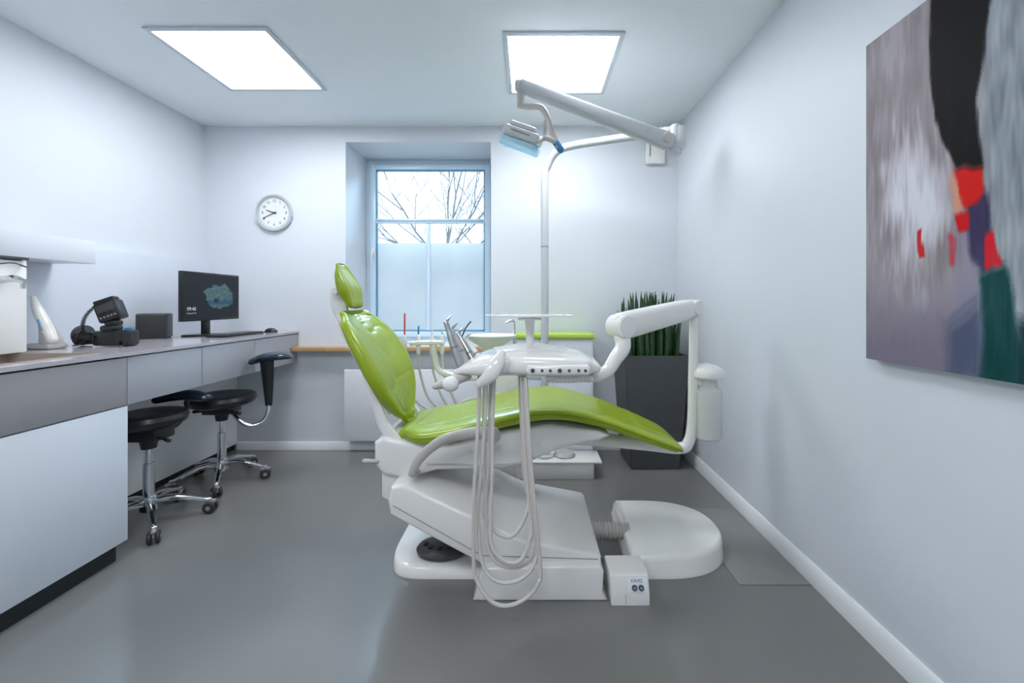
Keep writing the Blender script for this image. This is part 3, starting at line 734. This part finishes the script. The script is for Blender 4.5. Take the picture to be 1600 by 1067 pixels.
b = NB(); prism(b, [(-.60, .40), (-.585, .45), (-.53, .462), (-.06, .240), (.0, .222), (.285, .168), (.30, .155), (.30, .125), (-.20, .125), (-.59, .335)], 1.775, 2.37, 'XZ', .014, 3); lc = obj('lift_cover', b, plast, ch)
b = NB(); tube(b, [(-.575, 1.7745, .375), (-.20, 1.7745, .165), (.285, 1.7745, .150)], .0022, rb=.002, seg=6); obj('cover_seam', b, midg, lc)
b = NB(); prism(b, [(-.235, .0), (-.225, .02), (-.205, .11), (-.19, .135), (.29, .145), (.305, .12), (.30, 0.04), (.32, 0)], 1.737, 2.37, 'XZ', .010, 3); obj('base_cover', b, plast, ch)
def dshape(x0, cx, rx, cy, ry, flip, n):
    pts = []
    for k in range(33):
        a = -PI/2+PI*k/32; c, d = math.cos(a), math.sin(a)
        pts.append((cx+rx*abs(c)**(2/n)*(1 if not flip else -1), cy+ry*math.copysign(abs(d)**(2/n), d)))
    pts.append((x0, cy+ry)); pts.append((x0+(.0 if flip else -.03), cy-ry)); return pts
def lobe(bm, pts, h):
    cx = sum(p[0] for p in pts)/len(pts); cy = sum(p[1] for p in pts)/len(pts)
    lv = [(1, 0), (1, .012), (.985, .02), (.965, h*.72), (.93, h*.92), (.86, h)]
    rings = []
    for s, z in lv: rings.append([bm.verts.new((cx+(x-cx)*s, cy+(y-cy)*s, z)) for x, y in pts])
    n = len(pts)
    for A, B in zip(rings, rings[1:]):
        for k in range(n): bm.faces.new((A[k], A[(k+1) % n], B[(k+1) % n], B[k]))
    bm.faces.new(rings[0][::-1]); bm.faces.new(rings[-1])
b = NB(); lobe(b, dshape(.47, .60, .36, 2.16, .285, False, 2.25), .10); obj('base_foot', b, plast, ch, ang=50)
b = NB(); lobe(b, dshape(-.20, -.42, .232, 2.16, .285, True, 3.8), .05); obj('base_foot', b, plast, ch, ang=50)
b = NB()
for y in (1.99, 2.25):
    M2 = Matrix.Translation((-.36, y, .16)) @ Matrix.Rotation(R(28), 4, 'Y'); bx(b, -.14, .10, -.015, .015, -.02, .02, .004, M=M2)
cyl(b, (-.3, 1.98, .15), (-.3, 2.3, .15), .03); bx(b, -.42, -.2, 2.0, 2.25, .051, .10, .004)
obj('lift_mechanism', b, steel, ch)
q = P(686, 862, 1.93)
t = thing('foot_control', 'dark foot pedal resting on the left end of the chair base', 'foot pedal', (q.x, 1.985, .0515))
b = NB(); lathe(b, [(.0001, 0), (.095, 0), (.115, .008), (.118, .024), (.105, .040), (.07, .05), (.0001, .052)], (q.x, 1.99, .0515), Matrix.Diagonal((1.0, .72, 1, 1)), 40); obj('pedal', b, darkg, t)
for k in range(5):
    a = R(200+35*k); b = NB(); cyl(b, (q.x+.075*math.cos(a), 1.99+.052*math.sin(a), .09), (q.x+.075*math.cos(a), 1.99+.052*math.sin(a), .108), .012, bev=.003); obj('button', b, rubber, t)
b = NB(); cyl(b, (q.x+.04, 1.99, .095), (q.x+.04, 1.99, .15), .02); obj('stem', b, chrome, t)
b = NB(); pts = []; rr = []
for k in range(49):
    f = k/48; pts.append(Vector((.295+.20*f, 2.13, .085-.01*f))); rr.append(.040 if k % 4 < 2 else .032)
tube(b, pts, rr, seg=20); obj('corrugated_hose', b, plast2, ch)
b = NB(); tube(b, [(.30, 1.95, .03), (.35, 1.93, .06), (.38, 1.90, .03), (.36, 1.885, .008)], .004, sm=6, seg=8); obj('cable', b, bluep, ch)
# control box
t = thing('control_box', 'small white floor control box with two knobs beside the chair base', 'control box', (.41, 1.79, 0))
b = NB(); prism(b, [(1.713, .0), (1.713, .045), (1.735, .105), (1.75, .112), (1.865, .112), (1.875, .10), (1.875, 0)], .328, .487, 'YZ', .006, 2); obj('housing', b, plast, t)
pd = (Vector((0, 1.735, .105))-Vector((0, 1.713, .045))).normalized()
ang = math.atan2(pd.z, pd.y)
MP = Matrix.Translation((0, 1.723, .072)) @ Matrix.Rotation(ang, 4, 'X')
obj('panel_plate', bx(NB(), .395, .478, -.024, .03, .0005, .003, .001, M=MP), skirt, t)
obj('panel_text', text_bm('KAVO', .017, MP @ Matrix.Translation((.436, .019, .0035))), black, t)
for x in (.425, .452):
    b = NB(); cyl(b, MP @ Vector((x, -.005, .003)), MP @ Vector((x, -.005, .012)), .011, bev=.002); k = obj('knob', b, knobm, t)
    b = NB(); cyl(b, MP @ Vector((x, -.005, .012)), MP @ Vector((x, -.005, .014)), .005); obj('knob_cap', b, midg, k)
obj('seam', bx(NB(), .388, .390, 1.7125, 1.714, .003, .045), midg, t)
b = NB(); tube(b, [(.38, 1.874, .05), (.37, 1.89, .05), (.36, 1.95, .04), (.335, 1.99, .03)], .006, sm=5, seg=8); obj('cable', b, midg, t)

# ---------------------------------------------------------------- delivery unit
du = thing('delivery_unit', 'white dentist instrument unit with hanging hoses on a jointed arm over the green chair', 'dental unit', (.3, 2.2, .45))
b = NB(); PX = .845
tube(b, [(.05, 2.2, .53), (.3, 2.2, .52), (.6, 2.2, .49), (.78, 2.2, .47), (PX-.02, 2.2, .50), (PX, 2.2, .60), (PX+.005, 2.2, .9), (PX+.01, 2.2, 1.17)], [.035, .035, .032, .030, .028, .026, .024, .024], sm=7, seg=20)
obj('support_post', b, plast, du)
J1 = P(970, 510, 1.95)
A0 = Vector((PX+.005, 2.2, 1.20))
b = NB(); d = A0-J1
tube(b, [J1, J1+d*.2, J1+d*.8, A0], [.046, .046, .042, .036], rb=[.064, .063, .055, .045], up=(0, 0, 1), n=2.7, seg=28, sm=4, rnd=True)
sa = obj('spring_arm', b, plast, du)
s = d.normalized().cross(Vector((0, 0, 1))).normalized()
b = NB(); cyl(b, J1-s*.050, J1+s*.050, .055, bev=.006); obj('pivot', b, plast, sa)
b = NB(); cyl(b, A0-s*.042, A0+s*.042, .042, bev=.006); obj('pivot', b, plast, sa)
b = NB(); cyl(b, J1-s*.052, J1-s*.050, .030); obj('pivot_cap', b, plast2, sa)
b = NB(); tube(b, [J1+Vector((0, 0, -.02)), J1+Vector((0.005, -.02, -.09)), P(962, 560, 1.88), P(948, 580, 1.84), P(925, 588, 1.80), P(895, 585, 1.79)], [.038, .036, .032, .028, .026, .024], sm=6, seg=20, rnd=True)
obj('elbow_arm', b, plast, du)
hy = 1.77
hp = [(-.245, .968), (-.17, .982), (-.05, .988), (.10, .986), (.20, .980), (.25, .972)]
b = NB(); tube(b, [(x, hy, z) for x, z in hp], [.10, .165, .195, .20, .18, .13], rb=[.030, .042, .047, .046, .041, .030], up=(0, 0, 1), n=3.4, seg=56, sm=9, rnd=True)
hd = obj('unit_head', b, plast, du)
b = NB(); tube(b, [(-.14, 1.80, 1.022), (.0, 1.82, 1.032), (.15, 1.82, 1.022)], [.10, .13, .10], rb=[.012, .016, .012], up=(0, 0, 1), n=3, seg=32, sm=4, rnd=True); obj('top_cover', b, plast, hd)
b = NB(); bx(b, -.015, .225, 1.560, 1.62, .958, .996, .012, seg=3); obj('control_panel', b, plast, hd)
for x in (.010, .045, .075, .11, .145, .18, .205):
    r = .0080 if x in (.01, .11) else .0055
    b = NB(); cyl(b, (x, 1.562, .977), (x, 1.556, .977), r, seg=14, bev=.001); obj('button', b, darkg, hd)
b = NB(); pts = []; rr = []
for k in range(49):
    f = k/48; pts.append(Vector((.06+.19*f, 1.66+.02*f, .930-.004*math.sin(f*PI)))); rr.append(.016 if k % 4 < 2 else .0145)
tube(b, pts, rr, seg=12); obj('rear_pipe', b, plast, hd)
b = NB(); tube(b, [P(714, 580, 1.60), P(735, 574, 1.60), P(760, 570, 1.62), P(790, 568, 1.68)], [.030, .070, .095, .08], rb=[.010, .026, .040, .044], up=(0, 0, 1), n=2.8, sm=6, rnd=True, seg=28)
cs = obj('instrument_console', b, plast, du)
b = NB(); tube(b, [P(748, 600, 1.54), P(764, 588, 1.53), P(776, 570, 1.54), P(784, 552, 1.56)], [.016, .026, .028, .016], rb=[.012, .018, .018, .012], up=(0, 1, 0), sm=5, rnd=True, seg=20); obj('console_lip', b, plast, cs)
b = NB(); tube(b, [P(680, 604, 1.53), P(698, 598, 1.54), P(730, 588, 1.58)], [.012, .022, .018], rb=[.011, .020, .016], sm=5, rnd=True, seg=20); obj('grip', b, plast2, cs)
b = NB(); ico(b, P(704, 600, 1.52), .028, (1.1, .9, 1)); obj('grip_knob', b, plast, cs)
hps = [((712, 564), (697, 504), .013, steel), ((724, 566), (706, 516), .013, plast2), ((738, 566), (716, 522), .012, steel), ((750, 562), (728, 530), .011, plast)]
for i, (a, c, r, m) in enumerate(hps):
    p = P(a[0]+8, a[1]+10, 1.59+.02*i); q = P(c[0], c[1], 1.61+.03*i)
    b = NB(); dd = q-p
    tube(b, [p, p+dd*.3, p+dd*.65, p+dd*.85, q], [r, r*1.15, r, r*.75, r*.8], sm=4, rnd=True, seg=14)
    k = obj('handpiece', b, m, du)
    b = NB(); up_ = Vector((.012, 0, .022)); tube(b, [q, q+up_*.6, q+up_+Vector((.008, 0, .004))], [.007, .006, .003], rnd=True, seg=8); obj('tip', b, steel, k)
    b = NB(); cyl(b, p+dd*.42, p+dd*.47, r*1.2, seg=16); obj('grip_ring', b, midg, k)
hz = .935
hs = [(.105, -.210, .036, 1.585, -.19), (.180, -.196, .026, 1.60, -.165), (.222, -.170, .034, 1.625, -.150), (.255, -.150, .010, 1.60, -.135), (.33, -.178, -.004, 1.64, -.175)]
for i, (zb, xa, xb, y, xs) in enumerate(hs):
    xm = (xa+xb)/2; w_ = (xb-xa)/2; pts = []
    pts.append(Vector((xs, y, hz+.02)))
    for zz in (.80, .62, .46): pts.append(Vector((xa+(xs-xa)*max(0, (zz-.42))/.5+.003*math.sin(zz*9+i), y, zz)))
    dr = .13
    for k in range(9):
        a = PI+PI*k/8
        pts.append(Vector((xm+w_*math.cos(a)+.006*math.sin(k*1.1+i), y-.02*math.sin(PI*k/8), zb+dr+dr*math.sin(a))))
    top = -.016-i*.006
    for zz in (.56, .75): pts.append(Vector((xb+(top-xb)*(zz-.2)/.7, y+.01, zz)))
    pts.append(Vector((top, y+.02, hz+.01)))
    obj('hose', tube(NB(), pts, .0074, sm=6, seg=10), hosem, du)
b = NB(); tube(b, [P(828, 548, 1.80), P(828, 515, 1.80), P(828, 498, 1.80)], [.018, .018, .022], seg=16); cyl(b, P(828, 500, 1.80), P(828, 496, 1.80), .05, bev=.003)
obj('tray_stem', b, plast, du)
b = NB(); zt = P(828, 494, 1.8).z
bx(b, -.155, .155, 1.68, 1.92, zt, zt+.007, .003); bx(b, -.15, -.14, 1.69, 1.91, zt+.006, zt+.012); tube(b, [(-.155, 1.8, zt+.004), (-.185, 1.8, zt+.004)], .02, rb=.004, up=(0, 0, 1), rnd=True); tube(b, [(.155, 1.8, zt+.004), (.18, 1.8, zt+.004)], .02, rb=.004, up=(0, 0, 1), rnd=True)
obj('instrument_tray', b, plast, du)
BXx, BY = .925, 2.2
b = NB(); lathe(b, [(.03, .835), (.074, .836), (.082, .845), (.082, .865), (.072, .888), (.045, .906), (.005, .912)], (BXx, BY, 0), None, 36); obj('bottle_cap', b, plast, du)
obj('bottle_bracket', bx(NB(), PX, BXx, BY-.02, BY+.02, .80, .834, .006), plast, du)
b = NB(); lathe(b, [(.005, .522), (.060, .522), (.070, .532), (.071, .75), (.066, .775), (.048, .79), (.045, .834), (.02, .834)], (BXx, BY, 0), None, 36); bo = obj('water_bottle', b, bottlem, du)
b = NB(); lathe(b, [(.005, .53), (.064, .53), (.066, .72), (.005, .72)], (BXx, BY, 0), None, 36); obj('liquid', b, mat('cloudy_liquid', (.70, .73, .69, 1), .3), bo)

# ---------------------------------------------------------------- spittoon and suction
SPY = 2.50
sp = thing('spittoon_unit', 'white spittoon bowl and suction holder behind the green backrest', 'spittoon', (-.17, 2.6, 0))
b = NB(); bx(b, -.28, -.06, 2.52, 2.74, 0, .93, .03, seg=3); obj('column', b, plast, sp)
b = NB(); lathe(b, [(.04, .93), (.07, .955), (.135, 1.0), (.155, 1.025), (.152, 1.03), (.13, 1.005), (.06, .965), (.01, .955)], (-.24, 2.60, 0), Matrix.Diagonal((1, .85, 1, 1)), 40); obj('bowl', b, enam, sp)
b = NB(); tube(b, [(-.10, 2.64, .93), (-.10, 2.64, 1.09), (-.115, 2.62, 1.115), (-.15, 2.61, 1.10)], .008, sm=5, seg=10); obj('water_spout', b, chrome, sp)
b = NB(); tube(b, [(-.2, 2.58, .78), (-.38, SPY+.03, .78), (-.53, SPY, .82), (-.565, SPY, .92), (-.57, SPY, .985)], [.022, .020, .018, .018, .022], sm=6, rnd=True); obj('holder_arm', b, plast, sp)
b = NB(); tube(b, [(-.70, SPY, .985), (-.64, SPY, .99), (-.52, SPY, .99)], [.024, .028, .026], rb=.014, up=(0, 0, 1), sm=4, rnd=True, n=3); obj('holder_bar', b, plast, sp)
for x, ztop, m in ((-.742, 1.16, redp), (-.66, 1.085, bluep), (-.58, 1.065, plast), (-.52, 1.055, steel)):
    b = NB(); tube(b, [(x, SPY, .93), (x, SPY, .99), (x, SPY, 1.03)], [.012, .015, .010], rnd=True); k = obj('suction_handpiece', b, plast, sp)
    b = NB(); tube(b, [(x, SPY, 1.03), (x+.001, SPY, ztop)], .005, rnd=True, seg=8); obj('suction_tip', b, m, k)
    b = NB(); tube(b, [(x, SPY, .935), (x+.01, SPY+.01, .8), (x+.08, SPY+.03, .62), (-.36, 2.56, .50), (-.27, 2.58, .55)], .008, sm=6, seg=10); obj('suction_hose', b, hosem, sp)
b = NB(); tube(b, [P(722, 525, 2.54), P(728, 512, 2.54), P(736, 502, 2.54)], .004, sm=4); obj('probe', b, black, sp)

# ---------------------------------------------------------------- light and camera
wd = bpy.data.worlds.new('World'); SC.world = wd; wd.use_nodes = True
bg = wd.node_tree.nodes['Background']; bg.inputs[0].default_value = (.80, .92, 1, 1); bg.inputs[1].default_value = 2.15
ld = bpy.data.lights.new('window_daylight', 'AREA'); ld.shape = 'RECTANGLE'; ld.size = 1.6; ld.size_y = 1.0; ld.energy = 260; ld.color = (.50, .77, 1)
lo = bpy.data.objects.new('window_daylight', ld); C.objects.link(lo); lo.location = (-.93, 5.0, 3.5); lo.rotation_euler = (R(-52), 0, 0)
cam = bpy.data.cameras.new('Camera'); cam.sensor_width = 36; cam.lens = 36*F/1600
cam.shift_x = -28/1600; cam.shift_y = -61.5/1600; cam.clip_start = .02
co = bpy.data.objects.new('Camera', cam); C.objects.link(co); co.location = (0, 0, CH); co.rotation_euler = (R(90), 0, 0)
SC.camera = co
SC.view_settings.view_transform = 'Standard'; SC.view_settings.look = 'None'; SC.view_settings.exposure = .04
